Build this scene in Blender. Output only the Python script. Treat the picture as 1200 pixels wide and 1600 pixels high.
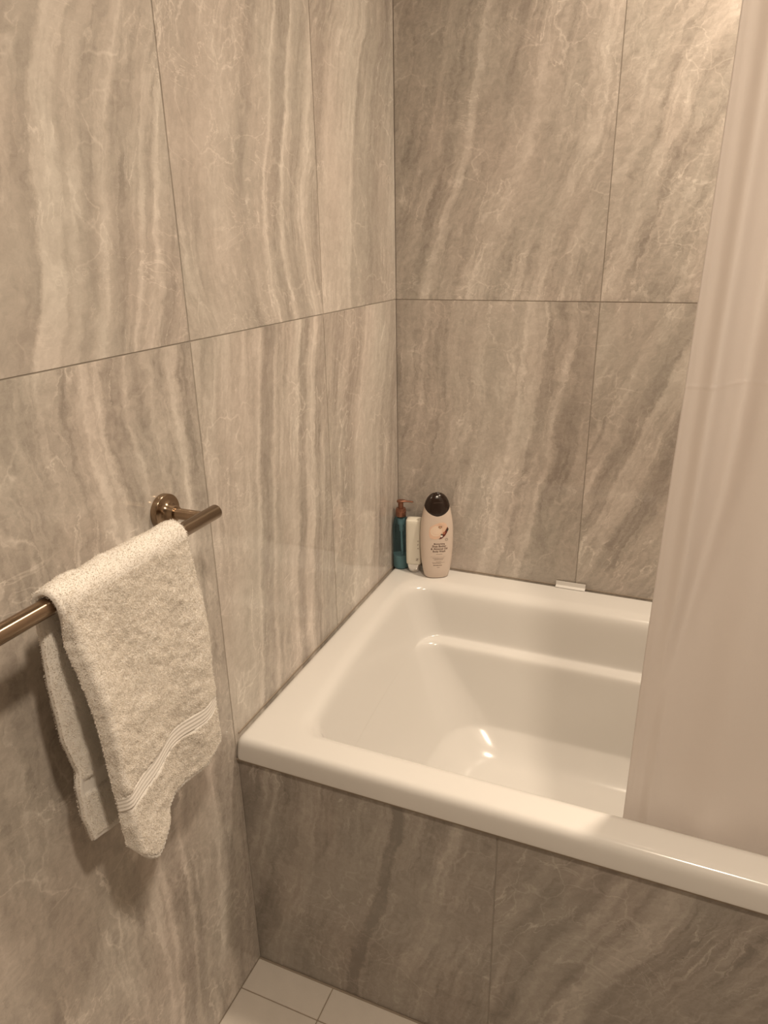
import bpy, bmesh, math, random
import numpy as np
from mathutils import Vector, Matrix

random.seed(7); rng = np.random.default_rng(7)
for o in list(bpy.data.objects): bpy.data.objects.remove(o)
S = bpy.context.scene
COL = S.collection

# ---------------------------------------------------------------- camera
cd = bpy.data.cameras.new('camera'); cam = bpy.data.objects.new('camera', cd); COL.objects.link(cam)
S.camera = cam
F_PX = 1101.34
cd.sensor_fit = 'VERTICAL'; cd.sensor_height = 36.0; cd.lens = F_PX * 36.0 / 1600.0; cd.clip_start = 0.02
Rc = Matrix(((0.92334729, 0.38356887, -0.01745596),
             (-0.36419768, 0.86050466, -0.35621872),
             (-0.12161348, 0.335271, 0.93423954)))
# rows of Rc: image right, view direction, image up (world axes)
right, fwd, up = Rc[0], Rc[1], Rc[2]
M = Matrix((right, up, -fwd)).transposed().to_4x4()
M.translation = Vector((0.63158, -1.5874, 1.32253))
cam.matrix_world = M

# ---------------------------------------------------------------- world, lamps, exposure
w = bpy.data.worlds.new('world'); S.world = w; w.use_nodes = True
w.node_tree.nodes['Background'].inputs[0].default_value = (1, .85, .68, 1)
w.node_tree.nodes['Background'].inputs[1].default_value = 0.02
S.view_settings.view_transform = 'Standard'; S.view_settings.look = 'None'
S.view_settings.exposure = 0.0; S.view_settings.gamma = 1.0; S.view_settings.use_curve_mapping = False

WARM = (1.0, 0.83, 0.64)
LIGHTS = [((0.85, -0.35, 2.385), 12.9, 0.07), ((.95, -1.47, 2.385), 14.5, 0.065)]
def area(loc, power, radius):
    l = bpy.data.lights.new('downlight', 'AREA'); l.shape = 'DISK'; l.size = radius * 2
    l.energy = power; l.color = WARM; l.spread = math.radians(130)
    o = bpy.data.objects.new('downlight_beam', l); o.location = loc; COL.objects.link(o)
    return o

# ---------------------------------------------------------------- helpers
def link(o, parent=None):
    COL.objects.link(o)
    if parent: o.parent = parent
    return o
def mesh_obj(name, verts, faces, m=None, parent=None, smooth=True):
    me = bpy.data.meshes.new(name); me.from_pydata([tuple(v) for v in verts], [], faces); me.update()
    if smooth: me.polygons.foreach_set('use_smooth', [True] * len(me.polygons))
    if m: me.materials.append(m)
    return link(bpy.data.objects.new(name, me), parent)
def bm_obj(name, bm, m=None, parent=None, smooth=False):
    me = bpy.data.meshes.new(name); bm.to_mesh(me); bm.free()
    if smooth: me.polygons.foreach_set('use_smooth', [True] * len(me.polygons))
    if m: me.materials.append(m)
    return link(bpy.data.objects.new(name, me), parent)
def box(name, lo, hi, m, parent=None, bevel=0, seg=1):
    bm = bmesh.new(); bmesh.ops.create_cube(bm, size=1)
    for v in bm.verts:
        v.co = Vector([lo[i] + (v.co[i] + .5) * (hi[i] - lo[i]) for i in range(3)])
    if bevel: bmesh.ops.bevel(bm, geom=bm.edges[:], offset=bevel, segments=seg, affect='EDGES')
    return bm_obj(name, bm, m, parent)
def thing(name, label, cat, loc=(0, 0, 0), rz=0, group=None):
    o = bpy.data.objects.new(name, None); COL.objects.link(o); o.location = loc; o.rotation_euler = (0, 0, rz)
    o.empty_display_size = .05; o['label'] = label; o['category'] = cat
    if group: o['group'] = group
    return o
def tag(o, label, cat, group=None):
    o['label'] = label; o['category'] = cat
    if group: o['group'] = group
    return o
def loft(loops, cap0=True, cap1=True, closed=True):
    n = len(loops[0]); V = [p for l in loops for p in l]; Fc = []
    for i in range(len(loops) - 1):
        for j in range(n if closed else n - 1):
            k = (j + 1) % n
            Fc.append((i * n + j, i * n + k, (i + 1) * n + k, (i + 1) * n + j))
    if cap0: Fc.append(tuple(range(n - 1, -1, -1)))
    if cap1: Fc.append(tuple((len(loops) - 1) * n + j for j in range(n)))
    return V, Fc
def lathe(prof, n=32, cx=0, cy=0):
    return [[(cx + r * math.cos(2 * math.pi * j / n), cy + r * math.sin(2 * math.pi * j / n), z) for j in range(n)] for r, z in prof]
def lathe_axis(prof, origin, axis, n=40):
    # prof: (radius, distance along axis)
    a = Vector(axis).normalized(); u = a.orthogonal().normalized(); v = a.cross(u); o = Vector(origin)
    return [[o + a * d + (u * math.cos(t) + v * math.sin(t)) * r for t in [2 * math.pi * j / n for j in range(n)]] for r, d in prof]
def sharp(o, deg=40):
    me = o.data; bm = bmesh.new(); bm.from_mesh(me)
    bmesh.ops.recalc_face_normals(bm, faces=bm.faces)
    for e in bm.edges:
        if len(e.link_faces) == 2 and e.calc_face_angle(0) > math.radians(deg): e.smooth = False
    bm.to_mesh(me); bm.free(); return o

# ---------------------------------------------------------------- materials
def mat(name, base=(.8, .8, .8), rough=.5, metal=0, spec=.5, **kw):
    m = bpy.data.materials.new(name); m.use_nodes = True
    b = m.node_tree.nodes['Principled BSDF']
    b.inputs['Base Color'].default_value = (*base, 1); b.inputs['Roughness'].default_value = rough
    b.inputs['Metallic'].default_value = metal; b.inputs['Specular IOR Level'].default_value = spec
    for k, v in kw.items(): b.inputs[k].default_value = v
    return m
class NT:
    def __init__(s, m): s.t = m.node_tree; s.n = s.t.nodes; s.l = s.t.links
    def add(s, typ, **kw):
        n = s.n.new(typ)
        for k, v in kw.items(): setattr(n, k, v)
        return n
    def put(s, sock, v):
        if isinstance(v, bpy.types.NodeSocket): s.l.new(v, sock)
        elif v is not None: sock.default_value = v
    def math(s, op, a, b=None, c=None, clamp=False):
        n = s.add('ShaderNodeMath', operation=op); n.use_clamp = clamp
        for i, v in enumerate((a, b, c)):
            if v is not None: s.put(n.inputs[i], v)
        return n.outputs[0]
    def noise(s, vec, scale, detail=3, rough=.55, dist=0, dim='3D'):
        n = s.add('ShaderNodeTexNoise', noise_dimensions=dim); s.put(n.inputs['Vector'], vec)
        n.inputs['Scale'].default_value = scale; n.inputs['Detail'].default_value = detail
        n.inputs['Roughness'].default_value = rough; n.inputs['Distortion'].default_value = dist
        return n.outputs[0]
    def comb(s, x, y, z):
        n = s.add('ShaderNodeCombineXYZ')
        for i, v in enumerate((x, y, z)): s.put(n.inputs[i], v)
        return n.outputs[0]
    def rng(s, v, a, b, c, d, smooth=False):
        n = s.add('ShaderNodeMapRange'); n.interpolation_type = 'SMOOTHSTEP' if smooth else 'LINEAR'
        s.put(n.inputs[0], v)
        for i, q in enumerate((a, b, c, d)): s.put(n.inputs[i + 1], q)
        return n.outputs[0]
    def ramp(s, v, stops, interp='LINEAR'):
        n = s.add('ShaderNodeValToRGB'); s.put(n.inputs[0], v); r = n.color_ramp; r.interpolation = interp
        while len(r.elements) > 1: r.elements.remove(r.elements[-1])
        r.elements[0].position = stops[0][0]; r.elements[0].color = (*stops[0][1], 1)
        for p, c in stops[1:]:
            e = r.elements.new(p); e.color = (*c, 1)
        return n.outputs[0]

STONE_DARK = (.335, .296, .262); STONE_MID = (.54, .483, .433); STONE_LIGHT = (.77, .705, .645)
def marble(name, W, bands, warp, zlo, zhi, seed, shade=1.0, warpamp=.012, blotch=.22, streak=.40):
    """bands: (local x in metres, tone 0..1) read along the tile; warp: (z, sideways drift in metres) of the layering."""
    m = mat(name, rough=.06); T = NT(m); b = m.node_tree.nodes['Principled BSDF']
    tc = T.add('ShaderNodeTexCoord'); sp = T.add('ShaderNodeSeparateXYZ'); T.put(sp.inputs[0], tc.outputs['Object'])
    X, Z = sp.outputs[0], sp.outputs[2]
    sd = seed * 3.7
    # layering drift along height
    ws = [w for z, w in warp]; w0, w1 = min(ws), max(ws); dw = max(w1 - w0, 1e-4)
    zn = T.rng(Z, zlo, zhi, 0, 1)
    stops = [((z - zlo) / (zhi - zlo), ((w - w0) / dw,) * 3) for z, w in sorted(warp)]
    drift = T.rng(T.ramp(zn, stops, 'B_SPLINE' if len(stops) > 3 else 'LINEAR'), 0, 1, w0, w1)
    # ragged edges of the layers
    v1 = T.comb(T.math('ADD', X, sd), 0, Z)
    n1 = T.noise(v1, 5, 3); n2 = T.noise(T.comb(T.math('ADD', X, sd), 0, T.math('MULTIPLY', Z, .8)), 48, 7, .78)
    n3 = T.noise(T.comb(T.math('MULTIPLY', X, 3.0), sd, Z), 12, 2)
    rag = T.math('ADD', T.math('MULTIPLY', T.math('SUBTRACT', n1, .5), warpamp * 3.6),
                 T.math('ADD', T.math('MULTIPLY', T.math('SUBTRACT', n2, .5), warpamp * 2.2), T.math('MULTIPLY', T.math('SUBTRACT', n3, .5), warpamp * .8)))
    U = T.math('ADD', T.math('SUBTRACT', X, drift), rag)
    un = T.rng(U, -.05, W + .05, 0, 1)
    bs = sorted(bands); pos = []
    for x, t in bs: pos.append((min(1, max(0, (x + .05) / (W + .1))), (t, t, t)))
    tone = T.rng(T.ramp(un, pos), 0, 1, .03, .92)
    # long thin streaks following the layers
    vs = T.comb(T.math('MULTIPLY', U, 1.0), sd, T.math('MULTIPLY', Z, .055))
    s1 = T.noise(vs, 95, 4, .7); s2 = T.noise(T.comb(U, sd + 5, T.math('MULTIPLY', Z, .11)), 26, 4, .6)
    sm = T.rng(T.noise(T.comb(X, sd + 9, Z), 4.5, 2), .36, .62, .15, 1)
    st = T.math('MULTIPLY', T.math('ADD', T.math('MULTIPLY', T.math('SUBTRACT', s1, .5), 1.15), T.math('MULTIPLY', T.math('SUBTRACT', s2, .5), 1.0)), sm)
    # cloudy mottling
    c1 = T.noise(T.comb(U, sd + 2, T.math('MULTIPLY', Z, .5)), 26, 8, .74, .35)
    c2 = T.noise(T.comb(U, sd + 3, T.math('MULTIPLY', Z, .8)), 85, 6, .75, .5)
    tone = T.math('ADD', tone, T.math('MULTIPLY', st, streak * 2.6))
    tone = T.math('ADD', tone, T.math('MULTIPLY', T.math('SUBTRACT', c1, .5), blotch * 3.6))
    tone = T.math('ADD', tone, T.math('MULTIPLY', T.math('SUBTRACT', c2, .5), blotch * 3.0))
    # pale thready veins (thin level lines of a stretched, warped noise)
    def vein(vec, sc, width, det=3, dist=.8):
        n = T.noise(vec, sc, det, .6, dist)
        return T.rng(T.math('ABSOLUTE', T.math('SUBTRACT', n, .5)), 0, width, 1, 0)
    ma = T.rng(T.noise(T.comb(X, sd + 12, Z), 7, 2), .48, .66, 0, 1)
    va = T.math('MULTIPLY', vein(T.comb(T.math('MULTIPLY', U, 1.0), sd + 20, T.math('MULTIPLY', Z, .28)), 16, .014), ma)
    mb = T.rng(T.noise(T.comb(X, sd + 14, Z), 6, 3), .50, .64, 0, 1)
    vb = T.math('MULTIPLY', vein(T.comb(T.math('MULTIPLY', X, .8), sd + 30, T.math('MULTIPLY', Z, 1.3)), 9, .009, 5, .9), mb)
    vo = T.add('ShaderNodeTexVoronoi', feature='DISTANCE_TO_EDGE'); 
    wv = T.add('ShaderNodeVectorMath', operation='ADD'); T.put(wv.inputs[0], T.comb(X, sd, Z))
    wn = T.add('ShaderNodeTexNoise'); T.put(wn.inputs['Vector'], T.comb(X, sd, Z)); wn.inputs['Scale'].default_value = 14; wn.inputs['Detail'].default_value = 4
    wm = T.add('ShaderNodeVectorMath', operation='SCALE'); T.put(wm.inputs[0], wn.outputs['Color']); wm.inputs['Scale'].default_value = .09
    T.put(wv.inputs[1], wm.outputs[0]); T.put(vo.inputs['Vector'], wv.outputs[0]); vo.inputs['Scale'].default_value = 13
    mc = T.rng(T.noise(T.comb(X, sd + 17, Z), 8, 3), .49, .62, 0, 1)
    vc = T.math('MULTIPLY', T.rng(vo.outputs['Distance'], 0, .032, 1, 0), mc)
    tone = T.math('ADD', tone, T.math('MULTIPLY', va, .5))
    tone = T.math('ADD', tone, T.math('MULTIPLY', vb, .32))
    tone = T.math('ADD', tone, T.math('MULTIPLY', vc, .27), clamp=True)
    col = T.ramp(tone, [(0, STONE_DARK), (.5, STONE_MID), (1, STONE_LIGHT)])
    # faint grey-green to warm drift of the stone, multiplied by any painted-in shade
    hue = T.add('ShaderNodeMix', data_type='RGBA', blend_type='MULTIPLY'); hue.inputs[0].default_value = 1
    T.put(hue.inputs[6], col)
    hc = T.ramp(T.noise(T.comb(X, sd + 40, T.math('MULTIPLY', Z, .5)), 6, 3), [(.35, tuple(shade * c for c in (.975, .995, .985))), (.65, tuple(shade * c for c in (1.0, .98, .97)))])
    T.put(hue.inputs[7], hc)
    T.put(b.inputs['Base Color'], hue.outputs[2])
    T.put(b.inputs['Roughness'], T.rng(c2, .3, .7, .045, .07))
    return m

def simple_noise_mat(name, base, var, scale, rough, bump=0, bscale=200):
    m = mat(name, base, rough); T = NT(m); b = m.node_tree.nodes['Principled BSDF']
    tc = T.add('ShaderNodeTexCoord')
    n = T.noise(tc.outputs['Object'], scale, 4)
    T.put(b.inputs['Base Color'], T.ramp(n, [(.3, tuple(c * (1 - var) for c in base)), (.7, tuple(min(1, c * (1 + var)) for c in base))]))
    if bump:
        bp = T.add('ShaderNodeBump'); bp.inputs['Strength'].default_value = bump; bp.inputs['Distance'].default_value = .001
        T.put(bp.inputs['Height'], T.noise(tc.outputs['Object'], bscale, 3)); T.put(b.inputs['Normal'], bp.outputs[0])
    return m
GROUT = simple_noise_mat('grout', (.34, .305, .265), .08, 60, .85, .2)
GROUTF = simple_noise_mat('floor_grout', (.27, .22, .17), .08, 60, .85, .2)
PAINT = simple_noise_mat('white_paint', (.78, .76, .72), .02, 5, .6, .08, 120)
REARM = simple_noise_mat('grey_beige_render', (.36, .325, .29), .08, 6, .4)
FLOORT = simple_noise_mat('cream_floor_tile', (.56, .51, .455), .03, 30, .35, .15, 300)
ACRYL = mat('white_acrylic', (.735, .715, .685), .16, spec=.5)
CAULK = mat('caulk', (.33, .27, .21), .6)

# ================================================================ the room shell
T_TH = .008; GAP = .0015; REC = .0008
def tile_mesh(wd, ht, key, cache={}):
    k = (round(wd, 4), round(ht, 4))
    if k in cache: return cache[k]
    bm = bmesh.new(); bmesh.ops.create_cube(bm, size=1)
    for v in bm.verts:
        v.co = Vector((GAP / 2 + (v.co.x + .5) * (wd - GAP), (v.co.y + .5) * T_TH, GAP / 2 + (v.co.z + .5) * (ht - GAP)))
    bmesh.ops.bevel(bm, geom=bm.edges[:], offset=.0006, segments=2, affect='EDGES')
    me = bpy.data.meshes.new('tile'); bm.to_mesh(me); bm.free(); me.materials.append(None); cache[k] = me
    return me
def put_tile(wall, loc, rz, wd, ht, m):
    o = bpy.data.objects.new('tile', tile_mesh(wd, ht, 0)); link(o, wall)
    o.location = loc; o.rotation_euler = (0, 0, rz)
    o.material_slots[0].link = 'OBJECT'; o.material_slots[0].material = m
    return o
def shell(name, lo, hi, m):
    o = box(name, lo, hi, m); o['kind'] = 'structure'; return o

H = 2.4; X1 = 1.70; Y1 = -2.5; DF = -.7737
wl = shell('wall_left', (-.12, Y1 - .1, -.05), (-REC, .12, H + .05), GROUT)
wb = shell('wall_back', (-REC, REC, -.05), (X1 + .1, .12, H + .05), GROUT)
wr = shell('wall_right', (X1, Y1 - .1, -.05), (X1 + .1, REC, H + .05), REARM)
wq = shell('wall_rear', (-REC, Y1 - .1, -.05), (X1, Y1, H + .05), REARM)
fl = shell('floor', (-REC, Y1, -.12), (X1, REC, -.0012), GROUTF)
ce = shell('ceiling', (-REC, Y1, H), (X1, REC, H + .05), PAINT)

# --- left wall tiles: local x = world y - y_left_edge, origin at the tile's lower corner on the wall face
A90 = math.pi / 2
def left_tile(y0, y1, z0, z1, m): return put_tile(wl, (0, y0, z0), A90, y1 - y0, z1 - z0, m)
JB, JA = -.7725, -.3700
def rel(lst, x0): return [(x - x0, t) for x, t in lst]
C0 = JB - .6
mLU3 = marble('stone_left_upper_outer', .6, rel([(-1.37, .5), (-1.15, .5), (-1.02, .42), (-.998, .32), (-.990, .86), (-.972, .75), (-.962, .78), (-.955, .5), (-.938, .62), (-.925, .30), (-.912, .35), (-.905, .62), (-.893, .84), (-.886, .5), (-.874, .30), (-.855, .40), (-.843, .55), (-.835, .88), (-.827, .5), (-.815, .55), (-.808, .88), (-.80, .6), (-.79, .38), (-.78, .34), (-.77, .4)], C0),
              [(0, -.05), (.08, -.02), (.17, 0), (.25, .01), (.31, .028), (.37, .05), (.6, .13), (1.2, .3)], 0, 1.2, 1)
mLU2 = marble('stone_left_upper_middle', JA - JB, rel([(-.7725, .5), (-.72, .62), (-.66, .66), (-.635, .45), (-.62, .26), (-.608, .3), (-.60, .55), (-.575, .5), (-.560, .6), (-.556, .92), (-.548, .5), (-.53, .28), (-.515, .34), (-.507, .85), (-.49, .4), (-.47, .28), (-.455, .45), (-.43, .80), (-.40, .5), (-.388, .22), (-.378, .32), (-.36, .4)], JB),
              [(0, .035), (.06, .012), (.13, 0), (.2, 0), (.28, .022), (.37, .042), (.45, .065), (.6, .10), (1.2, .25)], 0, 1.2, 2)
mLU1 = marble('stone_left_upper_corner', -JA, rel([(-.37, .35), (-.36, .6), (-.33, .74), (-.29, .80), (-.25, .74), (-.235, .82), (-.222, .42), (-.19, .45), (-.15, .36), (-.13, .25), (-.11, .4), (-.07, .52), (-.03, .6), (0, .7)], JA),
              [(0, -.02), (.1, -.01), (.2, 0), (.3, .01), (.4, .04), (.5, .065), (1.2, .22)], 0, 1.2, 3)
left_tile(JB - .6, JB, 1.2, 2.4, mLU3); left_tile(JB, JA, 1.2, 2.4, mLU2); left_tile(JA, 0, 1.2, 2.4, mLU1)
mLL3 = marble('stone_left_lower_outer', .6, rel([(-1.4, .5), (-1.25, .35), (-1.2, .45), (-1.15, .35), (-1.1, .45), (-1.07, .34), (-1.03, .5), (-.985, .48), (-.970, .80), (-.958, .55), (-.950, .85), (-.942, .35), (-.92, .20), (-.91, .35), (-.905, .65), (-.897, .3), (-.885, .25), (-.87, .55), (-.85, .40), (-.835, .5), (-.82, .78), (-.805, .38), (-.79, .24), (-.775, .34)], C0),
              [(0, -.04), (.5, -.03), (.8, .0), (.95, .0), (1.02, .01), (1.08, -.005), (1.14, -.012), (1.2, .0)], 0, 1.2, 4, warpamp=.014, blotch=.3)
mLL2 = marble('stone_left_lower_middle', JA - JB, rel([(-.7725, .55), (-.70, .66), (-.645, .60), (-.632, .82), (-.622, .28), (-.605, .22), (-.59, .30), (-.583, .7), (-.57, .45), (-.53, .52), (-.515, .80), (-.50, .70), (-.49, .22), (-.478, .26), (-.465, .5), (-.442, .84), (-.43, .6), (-.425, .35), (-.41, .24), (-.395, .4), (-.385, .30), (-.37, .34)], JB),
              [(0, -.06), (.55, -.045), (.75, -.02), (.85, -.008), (.95, 0), (1.05, .01), (1.12, .02), (1.2, .045)], 0, 1.2, 5)
mLL1 = marble('stone_left_lower_corner', -JA, rel([(-.37, .38), (-.34, .55), (-.31, .36), (-.28, .45), (-.255, .5), (-.24, .82), (-.20, .75), (-.15, .72), (-.13, .6), (-.105, .68), (-.095, .42), (-.06, .5), (-.03, .40), (0, .5)], JA),
              [(0, -.05), (.6, -.04), (.8, -.01), (.88, -.012), (.95, 0), (1.05, .03), (1.2, .08)], 0, 1.2, 6)
left_tile(JB - .6, JB, 0, 1.2, mLL3); left_tile(JB, JA, 0, 1.2, mLL2); left_tile(JA, 0, 0, 1.2, mLL1)
gen = marble('stone_left_far', .6, [(0, .5), (.1, .35), (.2, .7), (.3, .4), (.42, .6), (.5, .3), (.6, .5)], [(0, 0), (1.2, .2)], 0, 1.2, 7)
left_tile(JB - 1.2, JB - .6, 0, 1.2, gen); left_tile(JB - 1.2, JB - .6, 1.2, 2.4, gen)
left_tile(Y1, JB - 1.2, 0, 1.2, gen); left_tile(Y1, JB - 1.2, 1.2, 2.4, gen)

# --- back wall tiles
def back_tile(x0, x1, z0, z1, m): return put_tile(wb, (x0, 0, z0), 0, x1 - x0, z1 - z0, m)
JX = .4588
mBU1 = marble('stone_back_upper_corner', JX, [(-.25, .5), (-.1, .3), (0, .30), (.04, .35), (.075, .38), (.09, .30), (.098, .22), (.112, .35), (.122, .5), (.128, .78), (.137, .72), (.145, .4), (.165, .42), (.185, .38), (.20, .24), (.212, .5), (.24, .52), (.262, .7), (.285, .55), (.32, .46), (.36, .50), (.388, .74), (.40, .6), (.42, .42), (.47, .5)],
              [(0, -.07), (.1, -.045), (.17, -.02), (.22, 0), (.3, .03), (.4, .048), (.5, .058), (.6, .07), (1.2, .16)], 0, 1.2, 8, warpamp=.015, blotch=.3)
mBU2 = marble('stone_back_upper_outer', .6, [(-.3, .5), (-.1, .45), (0, .55), (.03, .40), (.06, .62), (.08, .65), (.10, .42), (.13, .36), (.15, .34), (.17, .28), (.185, .34), (.195, .6), (.21, .4), (.3, .5), (.45, .3), (.6, .5)],
              [(0, -.06), (.1, -.03), (.2, 0), (.3, .03), (.5, .08), (1.2, .3)], 0, 1.2, 9, warpamp=.02, blotch=.34)
mBL1 = marble('stone_back_lower_corner', JX, [(-.15, .4), (-.02, .3), (.0, .28), (.03, .34), (.055, .5), (.065, .62), (.075, .45), (.098, .35), (.108, .14), (.116, .38), (.14, .50), (.19, .55), (.24, .52), (.285, .56), (.292, .82), (.315, .62), (.335, .66), (.342, .26), (.355, .38), (.375, .45), (.388, .72), (.396, .35), (.415, .24), (.43, .26), (.45, .35), (.47, .4)],
              [(0, -.12), (.5, -.08), (.65, -.05), (.75, -.03), (.85, -.015), (.95, 0), (1.05, .008), (1.12, .012), (1.2, .014)], 0, 1.2, 10, warpamp=.018, blotch=.26)
mBL2 = marble('stone_back_lower_outer', .6, [(-.3, .5), (-.1, .5), (-.02, .42), (.01, .38), (.03, .6), (.05, .45), (.07, .30), (.088, .22), (.10, .24), (.107, .68), (.13, .62), (.155, .64), (.165, .38), (.19, .26), (.21, .34), (.24, .5), (.4, .4), (.6, .5)],
              [(0, -.30), (.5, -.18), (.65, -.10), (.75, -.055), (.86, -.015), (.95, .005), (1.0, .03), (1.1, .085), (1.2, .12)], 0, 1.2, 11, warpamp=.017, blotch=.26)
back_tile(0, JX, 1.2, 2.4, mBU1); back_tile(JX, JX + .6, 1.2, 2.4, mBU2)
back_tile(0, JX, 0, 1.2, mBL1); back_tile(JX, JX + .6, 0, 1.2, mBL2)
back_tile(JX + .6, X1, 0, 1.2, gen); back_tile(JX + .6, X1, 1.2, 2.4, gen)

# --- tiled apron wall under the tub rim; its dimmer light is darkened into the stone
APH = .4892
wa = shell('wall_apron', (-REC, DF + .0034, -.05), (X1, DF + .03, APH - .002), GROUT)
def apron_tile(x0, x1, m): return put_tile(wa, (x0, DF + .0025, 0), 0, x1 - x0, APH, m)
mA1 = marble('stone_apron_left_shaded', .462, [(-.1, .4), (0, .22), (.028, .20), (.036, .5), (.06, .52), (.075, .3), (.10, .36), (.125, .55), (.15, .52), (.165, .3), (.2, .34), (.25, .36), (.272, .40), (.279, .0), (.296, .0), (.302, .5), (.31, .3), (.34, .36), (.375, .48), (.42, .35), (.47, .3)],
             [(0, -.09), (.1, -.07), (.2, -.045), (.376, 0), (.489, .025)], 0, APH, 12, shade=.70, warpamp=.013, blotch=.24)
mA2 = marble('stone_apron_right_shaded', .6, [(-.2, .3), (-.03, .35), (.0, .3), (.02, .34), (.035, .62), (.05, .45), (.058, .28), (.07, .34), (.083, .62), (.10, .30), (.118, .15), (.125, .45), (.138, .70), (.15, .55), (.165, .42), (.172, .18), (.18, .42), (.195, .66), (.222, .68), (.230, .42), (.238, .16), (.255, .30), (.3, .30), (.4, .32), (.6, .4)],
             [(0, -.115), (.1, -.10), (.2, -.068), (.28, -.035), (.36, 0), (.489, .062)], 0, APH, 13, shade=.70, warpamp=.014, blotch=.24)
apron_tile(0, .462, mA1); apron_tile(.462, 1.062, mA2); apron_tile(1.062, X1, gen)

# --- floor tiles
xs = [0, .1635] + [.1635 + .30 * k for k in range(1, 6)] + [X1]
ys = [DF, -.838] + [-.838 - .30 * k for k in range(1, 6)] + [Y1]
for j in range(len(ys) - 1):
    for i in range(len(xs) - 1):
        if xs[i + 1] - xs[i] < .02 or ys[j] - ys[j + 1] < .02: continue
        o = box('tile', (xs[i] + .001, ys[j + 1] + .001, -.009), (xs[i + 1] - .001, ys[j] - .001, 0), FLOORT, fl, .0008, 1)

# ================================================================ downlights (above the picture)
CHROME = mat('chrome', (.8, .8, .8), .12, 1)
DIFF = mat('lamp_glass', (.9, .9, .9), .3)
_n = NT(DIFF); _b = DIFF.node_tree.nodes['Principled BSDF']; _b.inputs['Emission Color'].default_value = (*WARM, 1); _b.inputs['Emission Strength'].default_value = 8
for i, (loc, pw, r) in enumerate(LIGHTS):
    t = thing('ceiling_downlight', ['round recessed ceiling downlight above the bathtub', 'round recessed ceiling downlight above the bathroom floor'][i], 'lamp', (loc[0], loc[1], H - .0005), group='ceiling downlights')
    V, Fc = loft(lathe([(r + .004, -.004), (r + .02, -.004), (r + .022, 0), (r + .004, 0), (r + .004, -.004)], 32), False, False); mesh_obj('trim_ring', V, Fc, CHROME, t)
    V, Fc = loft(lathe([(r + .004, -.001), (r + .004, -.003)], 32)); mesh_obj('diffuser', V, Fc, DIFF, t, False)
    a = area(loc, pw, r)

# ================================================================ bathtub
def rrect(xlf, xlb, xr, yf, yb, r, z, na=8, ne=12, rl=None, bow=0):
    """loop: start front-left, counter-clockwise seen from above; left edge may slant and bow"""
    C = [(xlf, yf), (xr, yf), (xr, yb), (xlb, yb)]; pts = []
    for i in range(4):
        p = Vector(C[i]); a = (Vector(C[i - 1]) - p).normalized(); b = (Vector(C[(i + 1) % 4]) - p).normalized()
        rr = r[i] if isinstance(r, (tuple, list)) else r
        half = a.angle(b) / 2; d = rr / math.tan(half); P0 = p + a * d; P2 = p + b * d
        cen = p + (a + b).normalized() * (rr / math.sin(half))
        v0 = P0 - cen; v2 = P2 - cen; ang = math.atan2(v0.x * v2.y - v0.y * v2.x, v0.dot(v2))
        for k in range(na + 1):
            t = ang * k / na; c, s = math.cos(t), math.sin(t)
            pts.append(cen + Vector((v0.x * c - v0.y * s, v0.x * s + v0.y * c)))
        q = Vector(C[(i + 1) % 4]); c2 = Vector(C[(i + 2) % 4])
        a2 = (p - q).normalized(); b2 = (c2 - q).normalized(); r2 = r[(i + 1) % 4] if isinstance(r, (tuple, list)) else r
        P3 = q + a2 * (r2 / math.tan(a2.angle(b2) / 2))
        s0 = pts[-1].copy()
        for k in range(1, ne):
            f = k / ne; pt = s0.lerp(P3, f)
            if i == 3: pt = pt + Vector((-bow * 4 * f * (1 - f), 0))
            pts.append(pt)
    return [(p.x, p.y, z) for p in pts]
ZR = .5352
def outer(ins, z, r=.012): return rrect(ins + .0005, ins + .0005, X1 - ins - .0005, DF - .003 + ins, -.0008 - ins, r, z)
L = [outer(.012, .4895, .004), outer(.001, .4895, .008), outer(0, .491, .008), outer(0, .498, .008), outer(.0005, .516), outer(.0015, .523), outer(.004, .529), outer(.0078, .5328), outer(.012, .5346, .014), outer(.018, ZR, .016)]
def inner(z, xlf, xlb, yf, yb, rf, rb, xr, bow=.006): return rrect(xlf, xlb, xr, yf, yb, (rf, .09, .09, rb), z, bow=bow)
L += [inner(ZR, .078, .040, -.728, -.074, .05, .07, 1.655),
      inner(.5345, .086, .048, -.723, -.082, .05, .07, 1.65),
      inner(.5315, .096, .058, -.716, -.094, .05, .068, 1.642),
      inner(.5255, .104, .067, -.710, -.105, .05, .066, 1.635)]
def lv(z, yb, rb, rf=None):
    zz = [.20, .22, .30, .42, .49, .515]
    xf = float(np.interp(z, zz, [.208, .200, .173, .136, .115, .109])); xb = float(np.interp(z, zz, [.212, .200, .160, .108, .083, .074]))
    yf = float(np.interp(z, zz, [-.664, -.670, -.683, -.695, -.702, -.706]))
    return inner(z, xf, xb, yf, yb, rf or rb, rb, 1.63 - (.515 - z) * .45)
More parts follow.
